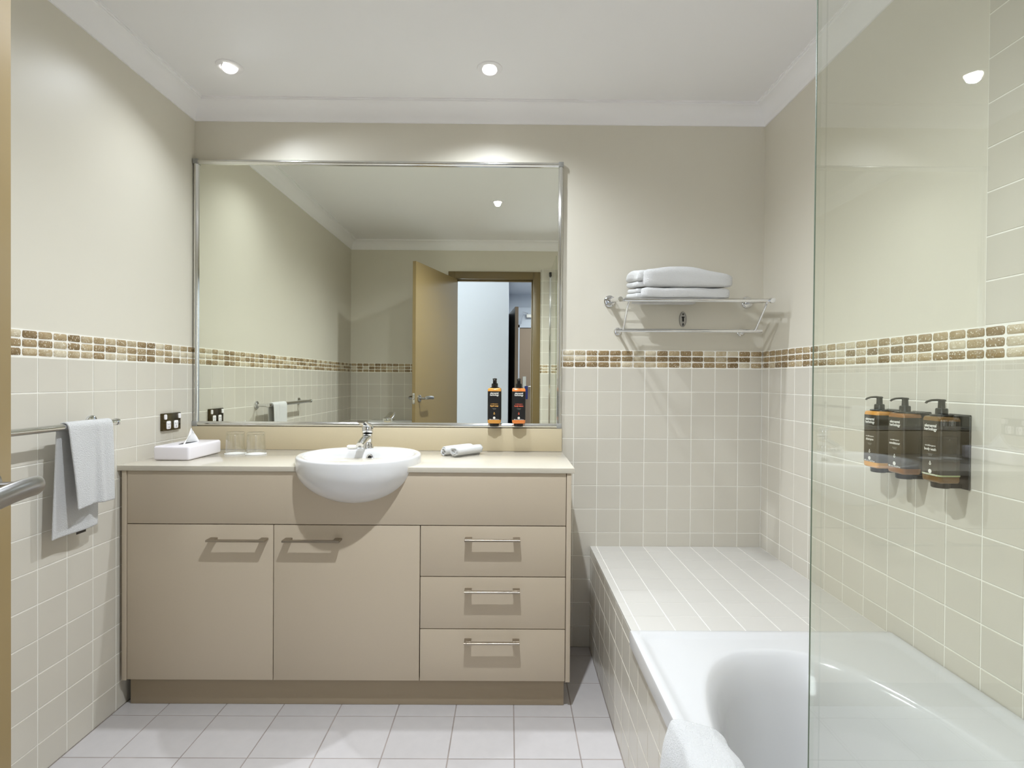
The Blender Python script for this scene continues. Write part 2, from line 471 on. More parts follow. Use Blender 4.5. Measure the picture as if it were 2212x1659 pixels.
grout_panel(wall_right, [(YR, 0, DECK - .04, ZB + .001), (YR, YS, ZB + .001, TZ + .002)], 'x', XR, out=-1)
# rear wall: wainscot left of the door, full height right of it
AX0, AX1 = DX0 - .060, DX1 + .062
us = cuts(XL, AX0, XL + 0.052, MS)
tile_field(wall_rear, (0, YR, 0), (-1, 0, 0), (0, 0, 1), (0, 1, 0), [-u for u in reversed(us)], zrows, M['tile'])
us = cuts(XL, AX0, XL + 0.052, HM)
tile_field(wall_rear, (0, YR + .0005, 0), (-1, 0, 0), (0, 0, 1), (0, 1, 0), [-u for u in reversed(us)], mrows, M['stone'], .0042, 'mosaic_tile', .02, .0007, .006, .0016)
us = cuts(AX1, XR, XR, MS)
tile_field(wall_rear, (0, YR, 0), (-1, 0, 0), (0, 0, 1), (0, 1, 0), [-u for u in reversed(us)], rr, M['tile'])
tile_field(wall_rear, (0, YR, 0), (-1, 0, 0), (0, 0, 1), (0, 1, 0), [-u for u in reversed(us)], urows, M['tile'])
us = cuts(AX1, XR, XR, HM)
tile_field(wall_rear, (0, YR + .0005, 0), (-1, 0, 0), (0, 0, 1), (0, 1, 0), [-u for u in reversed(us)], mrows, M['stone'], .0042, 'mosaic_tile', .02, .0007, .006, .0016)
grout_panel(wall_rear, [(XL, AX0, 0, ZB + .001), (AX1, XR, 0, TZ + .002)], 'y', YR, out=1)
# floor
fx = cuts(XL, 0.358, 0.0245, 0.205); fy = cuts(YR - .02, 0.0, -0.4835, 0.205)
tile_field(floor, (0, 0, 0), (1, 0, 0), (0, 1, 0), (0, 0, 1), fx, fy, M['floor_tile'], .0035, 'floor_tile', .0015, 0, .006, .001)

# ------------------------------------------------------------------ bath surround
BX0, BX1 = 0.358, XR                # outer face of the panel
BY = -0.798                         # where tub meets deck
sur = thing('bath_surround', (0.7, -1.1, 0), 'beige tiled box and ledge that the white bathtub sits in, against the right wall', 'bath surround')
b = MB(); b.box(BX0 + G, BX0 + .03, YR, -.0, 0, DECK - .012).box(BX0 + G, BX1 - .001, BY, -.0012, DECK - .03, DECK - G)
b.build('grout', M['grout'], sur)
def tile_field_thing(parent, plane, *a, **k):
    o = ORG[parent.name]; tile_field(parent, Vector(plane) - Vector(o), *a, **k)
us = cuts(YR, -.001, ph, MS)
rows = cuts(0.0, DECK - .006, ZM - 8 * MS - .002, MS)
tile_field_thing(sur, (BX0, 0, 0), (0, -1, 0), (0, 0, 1), (-1, 0, 0), [-u for u in reversed(us)], rows, M['tile'])
us = cuts(BX0 - .001, XR - .002, XR, MS); vs2 = cuts(BY, -.001, -0.0757, MS)
tile_field_thing(sur, (0, 0, DECK), (1, 0, 0), (0, 1, 0), (0, 0, 1), us, vs2, M['deck'], .0022, 'deck_tile', .0012, 0, .006, .0009)

# ------------------------------------------------------------------ bathtub
tub = thing('bathtub', (0.72, -1.54, 0.0), 'white acrylic bathtub with an oval well, sunk in the tiled ledge behind the glass screen', 'bathtub')
tx0, tx1, ty0, ty1 = 0.350, XR - .002, YR + .003, BY - .001
TC = (0.688, -1.56)
def se(a, rx, ry, n=2.35):
    c, s_ = math.cos(a), math.sin(a)
    return (TC[0] + rx * math.copysign(abs(c) ** (2 / n), c), TC[1] + ry * math.copysign(abs(s_) ** (2 / n), s_))
cor = [math.atan2(y - TC[1], x - TC[0]) for x, y in ((tx1, ty1), (tx0, ty1), (tx0, ty0), (tx1, ty0))]
angs = sorted(set([2 * PI * k / 128 - PI for k in range(128)] + cor))
def rect_pt(a, ins):
    c, s_ = math.cos(a), math.sin(a)
    t = 1e9
    if c > 1e-9: t = min(t, (tx1 - ins - TC[0]) / c)
    if c < -1e-9: t = min(t, (tx0 + ins - TC[0]) / c)
    if s_ > 1e-9: t = min(t, (ty1 - ins - TC[1]) / s_)
    if s_ < -1e-9: t = min(t, (ty0 + ins - TC[1]) / s_)
    return (TC[0] + c * t, TC[1] + s_ * t)
def ell_ray(a, rx, ry, n):
    c, s_ = abs(math.cos(a)), abs(math.sin(a))
    t = 1 / ((c / rx) ** n + (s_ / ry) ** n) ** (1 / n)
    return (TC[0] + math.cos(a) * t, TC[1] + math.sin(a) * t)
lp = []
for ins, z in ((0.006, .405), (0.0, .410), (0.0, .446), (.0015, .4515), (.006, .4535), (.018, .4535), (.026, .4515), (.034, .4475), (.046, .4462)):
    lp.append([rect_pt(a, ins) + (z,) for a in angs])
for d, z, n in ((.008, .4462, 2.55), (.003, .4452, 2.5), (-.002, .4420, 2.5), (-.007, .434, 2.45), (-.020, .412, 2.4), (-.034, .36, 2.4), (-.052, .28, 2.4), (-.072, .20, 2.4), (-.09, .145, 2.4), (-.13, .115, 2.4), (-.19, .105, 2.4)):
    lp.append([ell_ray(a, .283 + d, .664 + d * 1.3, n) + (z,) for a in angs])
MB().loops(lp, cap1=True).build('tub_shell', M['acrylic'], tub, smooth=True, angle=50)
MB().lathe([(.001, 0), (.03, 0), (.032, .002), (.03, .005), (.001, .006)], (0.69, -2.0, .1045), n=24).build('drain', M['chrome'], tub, smooth=True)

# ------------------------------------------------------------------ shower screen
scr = thing('shower_screen', (0.350, -2.0, .4535), 'frameless clear glass shower screen standing on the bath rim at right', 'shower screen')
gx0, gx1, gy0, gy1, gz0, gz1 = 0.3465, 0.3525, YR + .022, -1.7085, .4575, 2.100
pane = MB().box(gx0, gx1, gy0, gy1, gz0, gz1).build('glass_pane', M['screen'], scr)
pane.data.materials.append(M['screen_edge'])
for p in pane.data.polygons:
    if abs(p.normal.x) < .5: p.material_index = 1
MB().box(gx0 - .0002, gx0 + .0006, gy1 - .0012, gy1 + .0004, gz0, gz1).build('ground_edge', M['arris'], scr)
b = MB().box(gx0 - .007, gx1 + .007, YR, YR + .022, .4535, 2.052, .002)
b.build('wall_channel', M['chrome'], scr, smooth=True)
MB().box(gx0 - .010, gx1 + .010, YR + .001, YR + .040, 2.054, 2.086, .003).build('pivot_cap', M['black'], scr, smooth=True)
MB().box(gx0 - .001, gx1 + .001, gy0, gy1 - .002, .4536, .4576).build('bottom_seal', M['silicone'], scr)

# ------------------------------------------------------------------ vanity cabinet
CY = -0.4485                          # front faces
cab = thing('vanity_cabinet', (-.57, -.22, 0), 'taupe laminate vanity cabinet with two doors and three drawers under the cream worktop', 'cabinet')
Z0, ZT = 0.1035, 0.839
cx0, cx1 = -1.3515, 0.2210
lx, rx_ = -1.3350, 0.2040
D1, D2 = -0.8228, -0.3086
def cbox(name, x0, x1, y0, y1, z0, z1, mat=None, parent=None, bev=.0012, **k):
    return MB().box(x0, x1, y0, y1, z0, z1, bev, 2).build(name, mat or M['laminate'], parent if parent is not None else cab, smooth=True, **k)
cbox('side_panel', cx0, lx - .001, CY - .003, -.012, Z0 - .002, ZT - .0005)
cbox('side_panel', rx_ + .001, cx1, CY - .003, -.012, Z0 - .002, ZT - .0005)
cbox('carcass', lx, rx_, CY + .019, -.012, Z0, ZT - .001, M['hole'], bev=0)
cbox('false_front', lx + .001, rx_ - .001, CY, CY + .018, .6530, .8375)
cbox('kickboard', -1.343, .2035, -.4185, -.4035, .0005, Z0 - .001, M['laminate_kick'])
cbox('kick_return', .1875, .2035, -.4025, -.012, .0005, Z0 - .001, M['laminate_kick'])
def handle(parent, x0, x1, z):
    w = .0245; y1 = CY; y0 = CY - .036; t = .0068; r = .007
    out = [(x0, y1), (x0, y0), (x1, y0), (x1, y1), (x1 - w, y1)]
    inn = []
    yb = y0 + .0125
    for k in range(5):
        a = k / 4 * PI / 2
        inn.append((x1 - w - r + r * math.cos(a), yb + r - r * math.sin(a)))
    for k in range(5):
        a = PI / 2 + k / 4 * PI / 2
        inn.append((x0 + w + r + r * math.cos(a), yb + r - r * math.sin(a)))
    poly = out + inn + [(x0 + w, y1)]
    n = len(poly)
    b = MB()
    # split in three solids so the caps stay convex
    b.box(x0, x1, y0, yb, z - t / 2, z + t / 2, .0006, 1)
    for (a0, a1) in ((x0, x0 + w), (x1 - w, x1)):
        b.box(a0, a1, yb - .0005, y1, z - t / 2, z + t / 2, .0004, 1)
    return b.build('handle', M['steel'], parent, smooth=True)
dz0, dz1 = Z0, .6500
d = cbox('door', lx + .001, D1 - .0015, CY, CY + .018, dz0, dz1); handle(d, -1.0420, -.8405, .6025)
d = cbox('door', D1 + .0015, D2 - .0015, CY, CY + .018, dz0, dz1); handle(d, -.7805, -.5825, .6025)
for z0, z1, hz in ((.4730, .6500, .6085), (.2885, .4700, .4290), (Z0, .2855, .2510)):
    d = cbox('drawer', D2 + .0015, rx_ - .001, CY, CY + .018, z0, z1); handle(d, -.1505, .0425, hz)

# ------------------------------------------------------------------ worktop with upstand
CT = 0.857
top = thing('countertop', (-.57, -.22, ZT), 'cream stone vanity worktop with a low upstand below the mirror', 'countertop')
MB().box(XL + .0005, .2315, -.4565, -.0015, ZT, CT, .0012, 2).build('slab', M['counter'], top, smooth=True)
MB().box(XL + .0005, .2290, -.0205, -.0015, CT + .0002, .9560, .0008, 2).build('upstand', M['upstand'], top, smooth=True)

# ------------------------------------------------------------------ mirror
mir = thing('wall_mirror', (-.57, -.01, .957), 'large mirror in a slim polished aluminium frame above the vanity', 'mirror')
mx0, mx1, mz0, mz1 = XL + .0008, .2275, .9565, 2.104
MB().box(mx0 + .008, mx1 - .008, -.0080, -.0015, mz0 + .008, mz1 - .008).build('mirror_glass', M['mirror'], mir)
fw = .0205
def rail_prof(w):   # slim half-round channel
    pts = [(0, 0), (0, .010), (.002, .0135)]
    for k in range(7):
        a = k / 6 * PI
        pts.append((w / 2 - .0005 - (w / 2 - .003) * math.cos(a), .0135 + .0045 * math.sin(a)))
    pts += [(w - .002, .0125), (w, .011), (w, 0)]
    return pts
pf = rail_prof(fw)
MB().extrude(pf, (mx0 + fw, -.0015, mz1), (mx1 - fw, -.0015, mz1), (0, 0, -1), (0, -1, 0)).build('frame_rail', M['alu'], mir, smooth=True)
MB().extrude(pf, (mx0 + fw, -.0015, mz0), (mx1 - fw, -.0015, mz0), (0, 0, 1), (0, -1, 0)).build('frame_rail', M['alu'], mir, smooth=True)
MB().extrude(pf, (mx0, -.0015, mz0 + fw), (mx0, -.0015, mz1 - fw), (1, 0, 0), (0, -1, 0)).build('frame_rail', M['alu'], mir, smooth=True)
MB().extrude(pf, (mx1, -.0015, mz0 + fw), (mx1, -.0015, mz1 - fw), (-1, 0, 0), (0, -1, 0)).build('frame_rail', M['alu'], mir, smooth=True)
for (a, c) in ((mx0, mz0), (mx1 - fw, mz0), (mx0, mz1 - fw), (mx1 - fw, mz1 - fw)):
    tag(MB().box(a - .0003, a + fw + .0003, -.0215, -.0015, c - .0003, c + fw + .0003, .0015, 2).build('corner_block', M['alu_dull'], mir, smooth=True), 'grey plastic corner block')

# ------------------------------------------------------------------ basin
BC = (-.548, -.352)
bas = thing('washbasin', (BC[0], BC[1], CT), 'round white semi-recessed washbasin bulging from the vanity front', 'basin')
NB = 96
ba = [2 * PI * k / NB for k in range(NB)]
def circ(r, z): return [(BC[0] + r * math.cos(a), BC[1] + r * math.sin(a), z) for a in ba]
def dee(off, z):
    R, yb = .198 + off, -.232 + off; c0 = (BC[0], -.372); out = []
    for a in ba:
        dx, dy = math.cos(a), math.sin(a)
        # circle centred on BC seen from c0
        ox, oy = c0[0] - BC[0], c0[1] - BC[1]
        bq = ox * dx + oy * dy; cq = ox * ox + oy * oy - R * R
        t = -bq + math.sqrt(bq * bq - cq)
        if dy > 1e-6:
            t2 = (yb - c0[1]) / dy
            k = 14.0   # rounded corner by a smooth minimum
            t = (t ** -k + t2 ** -k) ** (-1 / k)
        out.append((c0[0] + dx * t, c0[1] + dy * t, z))
    return out
loops = []
RB = .2225
for k in range(15):
    a = (k + .35) / 14.35 * PI / 2
    loops.append(circ(RB * math.sin(a) ** 1.12, .710 + .144 * (1 - math.cos(a)) ** .96))
loops += [circ(RB, .865), circ(RB, .882), circ(RB - .0015, .8865), circ(RB - .005, .8890), circ(RB - .010, .8895)]
loops += [dee(0.004, .8885), dee(0.0, .8870), dee(-.004, .8815), dee(-.008, .868), dee(-.016, .845), dee(-.032, .815), dee(-.060, .788), dee(-.10, .772), dee(-.125, .768)]
MB().loops(loops, cap0=True, cap1=True).build('bowl', M['porcelain'], bas, smooth=True, angle=60)
ofc = (BC[0] + .0085, -.2465, .8600)
MB().lathe([(.0075, 0), (.0075, .002), (.0095, .0038), (.0125, .003), (.0135, 0)], ofc, axis=(0, -1, .35), n=32).build('overflow_ring', M['chrome'], bas, smooth=True)
MB().lathe([(.0006, 0), (.0078, .0001), (.0078, .0012), (.0006, .0014)], ofc, axis=(0, -1, .35), n=24).build('overflow_hole', M['hole'], bas)
MB().lathe([(.001, 0), (.021, 0), (.022, .002), (.018, .0035), (.001, .004)], (BC[0], -.372, .768), n=32).build('drain', M['chrome'], bas, smooth=True)

# ------------------------------------------------------------------ tap
TX, TY, TZ0 = -.5650, -.183, .8893
tap = thing('mixer_tap', (TX, TY, TZ0), 'chrome single-lever mixer tap on the back of the washbasin', 'tap')
MB().lathe([(.0245, 0), (.0245, .003), (.0225, .006), (.0190, .016), (.0172, .028), (.0180, .036)], (TX, TY, TZ0), n=40).build('base', M['chrome'], tap, smooth=True)
b = MB()
b.tube([(TX, TY, TZ0 + .022), (TX, TY - .001, TZ0 + .040), (TX, TY - .002, TZ0 + .058)], [.0175, .0185, .0205], 32)
b.build('body', M['chrome'], tap, smooth=True, angle=40)
b = MB()
sp = []; sr = []
for k in range(11):
    t = k / 10
    y = TY - .002 - .112 * t; z = TZ0 + .044 - .006 * t - .014 * t * t
    sp.append((TX, y, z)); sr.append((.0135 - .0035 * t, .0175 - .0035 * t))
b.tube(sp, sr, 24, flat=(0, 0, 1)); b.build('spout', M['chrome'], tap, smooth=True, angle=40)
MB().lathe([(.0105, 0), (.0112, -.004), (.0108, -.012), (.009, -.0125), (.009, -.008), (.0005, -.008)], (TX, TY - .104, TZ0 + .021), n=28, caps=False).build('aerator', M['chrome'], tap, smooth=True)
b = MB()
tl_ = (0, .16, 1)
b.lathe([(.0185, 0), (.0215, .003), (.0222, .010), (.0218, .028), (.0195, .034), (.0120, .037), (.0005, .038)], (TX, TY - .003, TZ0 + .060), axis=tl_, n=36)
b.build('lever_cap', M['chrome'], tap, smooth=True, angle=40)
lv = []
for k in range(8):
    t = k / 7
    lv.append((TX, TY - .004 - .092 * t, TZ0 + .088 + .020 * t + .004 * t * t))
b = MB().tube(lv, [(.0105 - .0055 * k / 7, .0200 - .0025 * k / 7) for k in range(8)], 20, flat=(0, 0, 1))
b.build('lever', M['chrome'], tap, smooth=True, angle=50)

# ------------------------------------------------------------------ soap on the basin
sp_ = thing('soap_bar', (-.617, -.196, .8893), 'small round white soap on the basin rim left of the tap', 'soap')
MB().lathe([(.001, 0), (.0165, 0), (.0185, .0025), (.0185, .0075), (.0165, .010), (.001, .0108)], (-.617, -.212, .8897), n=32).build('soap', M['soap'], sp_, smooth=True)
w = thing('wrapped_soap', (-.627, -.168, .8893), 'low white wrapped soap behind the round soap on the basin rim', 'soap')
b = MB(); 
for k in range(1):
    b.box(-.650, -.604, -.182, -.154, .8896, .8972, .0035, 3)
b.build('wrapper', M['tissue'], w, smooth=True)

# ------------------------------------------------------------------ tissue box
tb = thing('tissue_box', (-1.248, -.232, CT), 'white tissue box cover with a tissue standing out, beside the left wall', 'tissue box')
x0, x1, y0, y1 = -1.315, -1.1825, -.3435, -.1215
MB().box(x0, x1, y0, y1, CT + .0003, .9110, .0085, 4).build('cover', M['box'], tb, smooth=True, angle=50)
def ell(cx, cy, rx, ry, z, n=28): return [(cx + rx * math.cos(2 * PI * k / n), cy + ry * math.sin(2 * PI * k / n), z) for k in range(n)]
MB().loops([ell(-1.249, -.232, .013, .062, .9106), ell(-1.249, -.232, .013, .062, .9114)], cap0=True, cap1=True).build('slot', M['hole'], tb)
def tis(u, v):
    # pleated tissue: base along the slot, narrowing to a soft peak
    h = v; y = -.232 + (u - .5) * (.072 * (1 - h) ** .7 * 1.35 + .010) + .010 * h
    x = -1.249 + .010 * math.sin(u * 7 + 1.2) * (1 - h * .8) + .004 * h
    z = .9100 + .058 * h * (1 - .55 * abs(u - .55) ** 1.5 * 2)
    return (x, y, z)
o = MB().grid(tis, 20, 12).build('tissue', M['tissue'], tb, smooth=True, angle=180); mods(o, 1, .0008)

# ------------------------------------------------------------------ tumblers
for i, (x, y, lb) in enumerate(((-1.1150, -.140, 'upturned clear glass tumbler next to the tissue box'), (-1.0290, -.146, 'upturned clear glass tumbler further from the tissue box'))):
    c = thing('coaster', (x, y, CT), ['thin white disc under the tumbler next to the tissue box', 'thin white disc under the tumbler further from the tissue box'][i], 'coaster')
    MB().lathe([(.001, .0002), (.0402, .0002), (.0402, .0009), (.001, .0010)], (x, y, CT), n=40).build('disc', M['tissue'], c, smooth=True)
    t = thing('glass_tumbler', (x, y, CT + .001), lb, 'glass')
    pr2 = [(.0370, 0), (.0375, .001), (.0372, .004), (.0350, .070), (.0338, .083), (.0310, .0865), (.0250, .0868), (.0005, .0855),
           ]
    inn = [(.0005, .0790), (.0270, .0785), (.0315, .0750), (.0325, .070), (.0350, .004), (.0356, 0)]
    MB().lathe(pr2 + inn + [(.0370, 0)], (x, y, CT + .0012), n=48, caps=False).build('tumbler', M['tumbler'], t, smooth=True)

# ------------------------------------------------------------------ rolled face towels
def rolled(name, a, b_, r, lab, seed):
    a, b_ = Vector(a), Vector(b_); d = (b_ - a); L_ = d.length; d.normalize()
    side = d.cross(Vector((0, 0, 1))).normalized(); upv = Vector((0, 0, 1))
    t = thing(name, (a + b_) / 2 - Vector((0, 0, r)), lab, 'towel', 'rolled face towels on the worktop')
    rnd = random.Random(seed); b = MB(); n = 56; turns = 2.6; rows = 14
    def f(u, v):
        th = v * turns * 2 * PI + 1.0
        rr = r * (.22 + .78 * v) * (1 + .03 * math.sin(3 * th + seed)) - .0012
        wob = .004 * math.sin(th * 1.3 + seed) + .0015 * math.sin(th * 4)
        s_ = u * L_ + wob * (1 if u > .5 else -1) * abs(2 * u - 1) ** 4
        puff = 1 - .10 * abs(2 * u - 1) ** 6
        return a + d * s_ + side * (math.cos(th) * rr * puff * 1.08) + upv * (math.sin(th) * rr * puff * .97)
    b.grid(f, rows, n * 2)
    o = b.build('towel_roll', M['terry'], t, smooth=True, angle=180); mods(o, 0, r * .24, 0)
    return t
rolled('rolled_towel', (-.2155, -.2150, CT + .0212), (-.118, -.105, CT + .0212), .0215, 'front one of two small white towels rolled up on the worktop', 1)
rolled('rolled_towel', (-.2600, -.1800, CT + .0207), (-.160, -.070, CT + .0207), .0210, 'rear one of two small white towels rolled up on the worktop', 4)

# ------------------------------------------------------------------ power point on the left wall
pp = thing('power_outlet', (XL, -.172, .988), 'dark bronze double power outlet with white inserts above the tissue box', 'power outlet')
MB().box(XL, XL + .012, -.2275, -.1165, .9535, 1.0225, .0015, 2).build('plate', M['bronze'], pp, smooth=True)
def rrect(cy, cz, w, h, x0_, x1_, r, mat, name, n=5):
    ring = []
    for (sx, sz, a0) in ((1, 1, 0), (-1, 1, 90), (-1, -1, 180), (1, -1, 270)):
        for k in range(n):
            a = math.radians(a0 + 90 * k / (n - 1)); ring.append((cy + sx * (w / 2 - r) + r * math.cos(a), cz + sz * (h / 2 - r) + r * math.sin(a)))
    l = [[(x0_, p[0], p[1]) for p in ring], [(x1_ - .0006, p[0], p[1]) for p in ring], [(x1_, cy + (p[0] - cy) * .93, cz + (p[1] - cz) * .95) for p in ring]]
    return MB().loops(l, cap1=True).build(name, mat, pp, smooth=True)
fxx = XL + .0120
for cy in (-.1955, -.1485):
    rrect(cy, .9755, .0260, .0320, fxx, fxx + .0022, .006, M['white'], 'socket')
    for (dy, dz, an) in ((-.0055, .004, 25), (.0055, .004, -25), (0, -.008, 0)):
        s = MB().box(-.0002, .0003, -.0009, .0009, -.0036, .0036); s.xf(Matrix.Translation((fxx + .0022, cy + dy, .9755 + dz)) @ Matrix.Rotation(math.radians(an), 4, 'X')); s.build('socket_slot', M['hole'], pp)
for cy in (-.2155, -.1270):
    rrect(cy, 1.0085, .0150, .0200, fxx, fxx + .0035, .005, M['white'], 'switch')

# ------------------------------------------------------------------ towel rail with hand towel on the left wall
rl = thing('towel_rail', (XL, -.86, 1.02), 'chrome towel rail on the left tiled wall holding a hand towel', 'towel rail')
RXX, RZ = -1.291, 1.0180
def post(b, y):
    b.lathe([(.0215, 0), (.0220, .002), (.0220, .007), (.0190, .009)], (XL, y, RZ), axis=(1, 0, 0), n=32)
    b.tube([(XL + .008, y, RZ), (RXX, y, RZ)], .0085, 20)
for y in (-.575, -1.148):
    b = MB(); post(b, y); b.build('mount', M['chrome'], rl, smooth=True)
MB().tube([(RXX, -.5625, RZ), (RXX, -1.161, RZ)], .0098, 28).build('bar', M['chrome'], rl, smooth=True)
for y, s_ in ((-.5625, 1), (-1.161, -1)):
    MB().lathe([(.0118, 0), (.0118, .008), (.010, .010), (.0005, .0104)], (RXX, y, RZ), axis=(0, s_, 0), n=28).build('end_cap', M['chrome'], rl, smooth=True)
def htowel(u, v):
    # u: along the drape (0 room-side hem, 1 wall-side hem); v: across
    rr = .0135
    Lo, Li = .243, .325
    arc = PI * rr; tot = Lo + arc + Li; s_ = u * tot
    yl, yr = -.766, -.594
    if s_ < Lo:
        k = 1 - s_ / Lo                       # 0 at rail, 1 at hem
        y = (yl + .026 * k) + ((yr + .000 * k) - (yl + .026 * k)) * v
        fold = .006 * math.sin(v * 7.0 + .6) * k ** .7 + .010 * math.exp(-((v - .66) / .07) ** 2) * (.3 + .7 * k) + .003 * math.sin(v * 15 + k * 3)*k
        return (RXX + rr + fold + .004 * k, y, RZ - k * Lo + .004 * math.sin(v * 5) * k - .006 * (1 - v) * k)
    if s_ < Lo + arc:
        a = (s_ - Lo) / rr
        return (RXX + rr * math.cos(a) + .002 * math.exp(-((v - .66) / .07) ** 2), yl + (yr - yl) * v, RZ + rr * math.sin(a))
    k = (s_ - Lo - arc) / Li
    yl2, yr2 = yl - .004 - .004 * k, yr - .012 * min(1, k * 4)
    y = yl2 + (yr2 - yl2) * v
    return (RXX - rr - .004 - .010 * math.sin(v * 6 + .4) * k * .5 - .008 * k, y, RZ - k * Li - .004 * (1 - v) * k)
t = thing('hand_towel', (RXX, -.68, 1.0), 'white hand towel draped over the chrome rail on the left wall', 'towel')
o = MB().grid(htowel, 70, 34).build('towel_cloth', M['terry'], t, smooth=True, angle=180); mods(o, 1, .0052)
MB().box(-1.3275, -1.3262, -.676, -.640, .6795, .6960).build('care_tag', M['dark'], t)

# ------------------------------------------------------------------ towel rack on the back wall with two towels
rk = thing('towel_rack', (.73, 0, 1.5), 'chrome wall rack of four rods with a lower rail, holding folded towels', 'towel rack')
def P3(x, y, z): return (x, y, z)
rods = [(-.216, 1.4850), (-.160, 1.4925), (-.104, 1.5000), (-.048, 1.5070)]
for i, (y, z) in enumerate(rods):
    MB().tube([(.4280 if i else .452, y, z), (1.0435, y, z)], .0078 if i == 0 else .0048, 18).build('shelf_rod', M['chrome'], rk, smooth=True)
for x in (.433, 1.031):
    MB().lathe([(.0235, 0), (.0245, .002), (.0245, .009), (.021, .0115), (.012, .012)], (x, 0, 1.5095), axis=(0, -1, 0), n=36).build('wall_flange', M['chrome'], rk, smooth=True)
    MB().tube([(x, -.010, 1.5095), (x, -.045, 1.508), (x, -.222, 1.4855)], [.0105, .0095, .0085], 20).build('bracket_arm', M['chrome'], rk, smooth=True)
    MB().lathe([(.0105, 0), (.0105, .012), (.009, .014), (.0005, .0143)], (x, -.222, 1.4855), axis=(0, -1, -.1), n=24).build('arm_cap', M['chrome'], rk, smooth=True)
MB().tube([(.436, -.130, 1.3720), (1.0375, -.130, 1.3730)], .0072, 20).build('lower_rail', M['chrome'], rk, smooth=True)
for x in (.470, 1.006):
    MB().lathe([(.0150, 0), (.0158, .002), (.0158, .006), (.012, .008)], (x, 0, 1.3790), axis=(0, -1, 0), n=28).build('lower_flange', M['chrome'], rk, smooth=True)
    MB().tube([(x, -.006, 1.3790), (x, -.090, 1.374), (x - .008, -.130, 1.3725)], .0055, 14).build('lower_arm', M['chrome'], rk, smooth=True)
    s_ = .012 if x > .7 else 0.0
    MB().tube([(x + s_, -.205, 1.487), (x + s_, -.214, 1.4825), (x + s_ - .001, -.214, 1.475), (x + s_ - .003, -.200, 1.455), (x + s_ * .6 - .004, -.140, 1.383), (x + s_ * .4 - .004, -.130, 1.372)], .0046, 14).build('side_link', M['chrome'], rk, smooth=True)

def puffy(x0, x1, y0, y1, z0, z1, rx, n=(28, 16, 10), fn=None, e=4.0):
    """soft-edged slab: a gridded cube pulled towards a superellipsoid edge radius"""
    bm = bmesh.new(); bmesh.ops.create_cube(bm, size=2)
    bmesh.ops.subdivide_edges(bm, edges=list(bm.edges), cuts=15, use_grid_fill=True)
    cx, cy, cz = (x0 + x1) / 2, (y0 + y1) / 2, (z0 + z1) / 2
    hx, hy, hz = (x1 - x0) / 2, (y1 - y0) / 2, (z1 - z0) / 2
    out = []
    for v in bm.verts:
        p = [v.co.x * hx, v.co.y * hy, v.co.z * hz]
        h = [hx, hy, hz]
        # rounded box
        q = [max(-(h[i] - rx), min(h[i] - rx, p[i])) for i in range(3)]
        # spread samples a little towards the edges
        dv = Vector([p[i] - q[i] for i in range(3)])
        if dv.length > 1e-9:
            dv = dv.normalized() * rx
        c = Vector((cx, cy, cz)) + Vector(q) + dv
        if fn: c = Vector(fn(c))
        v.co = c
    bm.verts.index_update()
    b = MB(); b.add([v.co[:] for v in bm.verts], [[v.index for v in f.verts] for f in bm.faces]); bm.free()
    return b
def wav(p, s, amp): return amp * (math.sin(p[0] * 31 * s + 1.3) * math.sin(p[1] * 37 * s + .4) + .5 * math.sin(p[0] * 67 * s + p[1] * 21))
SL = .1339   # shelf slope per metre depth (rises to the wall)
def shelf_z(y): return 1.4935 + (y + .216) * .132
def lower_fn(p):
    x, y, z = p
    t = (z - 1.494) / .040
    zz = shelf_z(y) + max(0, t) * .0400 * (1 - .0 * x) + wav(p, 1.0, .0010) + min(t, 0) * .04
    if x > .86: zz -= (x - .86) * .15
    return (x + .004 * math.sin(y * 30), y + .003 * math.sin(x * 9), zz)
t1 = thing('folded_towel', (.69, -.12, 1.495), 'flatter folded white bath towel lying directly on the chrome rack', 'towel', 'bath towels on the wall rack')
puffy(.519, .871, -.224, -.022, 1.494, 1.534, .013, fn=lower_fn).build('fold', M['terry'], t1, smooth=True, angle=180)
def lay_fn(zb, h):
    def f(p):
        x, y, z = p
        return (x + .004 * math.sin(y * 41), y, shelf_z(y) + (z - 1.494) + wav(p, 1.3, .0008))
    return f
puffy(.503, .60, -.212, -.026, 1.494, 1.5130, .008, fn=lay_fn(0, 0)).build('fold_layer', M['terry'], t1, smooth=True, angle=180)
puffy(.507, .60, -.200, -.030, 1.5140, 1.5320, .008, fn=lay_fn(0, 0)).build('fold_layer', M['terry'], t1, smooth=True, angle=180)
# the loose flap that sags between the last rod and the wall
puffy(.525, .790, -.060, -.018, 1.4900, 1.5060, .006, fn=lambda p: (p[0], p[1], p[2] + .004 + wav(p, 1, .0008))).build('loose_flap', M['terry'], t1, smooth=True, angle=180)
t2 = thing('folded_towel', (.69, -.12, 1.537), 'plumper folded white bath towel on top of the pair on the rack', 'towel', 'bath towels on the wall rack')
def upper_fn(p):
    x, y, z = p
    u = (x - .522) / (.875 - .522); t = (z - 1.5370) / .078
    hgt = .066 + .018 * math.exp(-((u - .42) / .33) ** 2) - .016 * max(0, u - .6) / .4
    droop = -.000 - .006 * max(0, (u - .75)) * 0
    base = shelf_z(y) + .0425
    return (x + .004 * math.sin(y * 26 + 1) * 1.0, y + .003 * math.sin(x * 12), base + t * hgt + wav(p, .9, .0014) + droop)
puffy(.522, .876, -.226, -.020, 1.537, 1.615, .022, fn=upper_fn).build('fold', M['terry'], t2, smooth=True, angle=180)
def lf2(z0_, h):
    def f(p):
        x, y, z = p
        return (x + .005 * math.sin(y * 33 + z * 60), y, shelf_z(y) + .0425 + (z - 1.537) + wav(p, 1.2, .001))
    return f
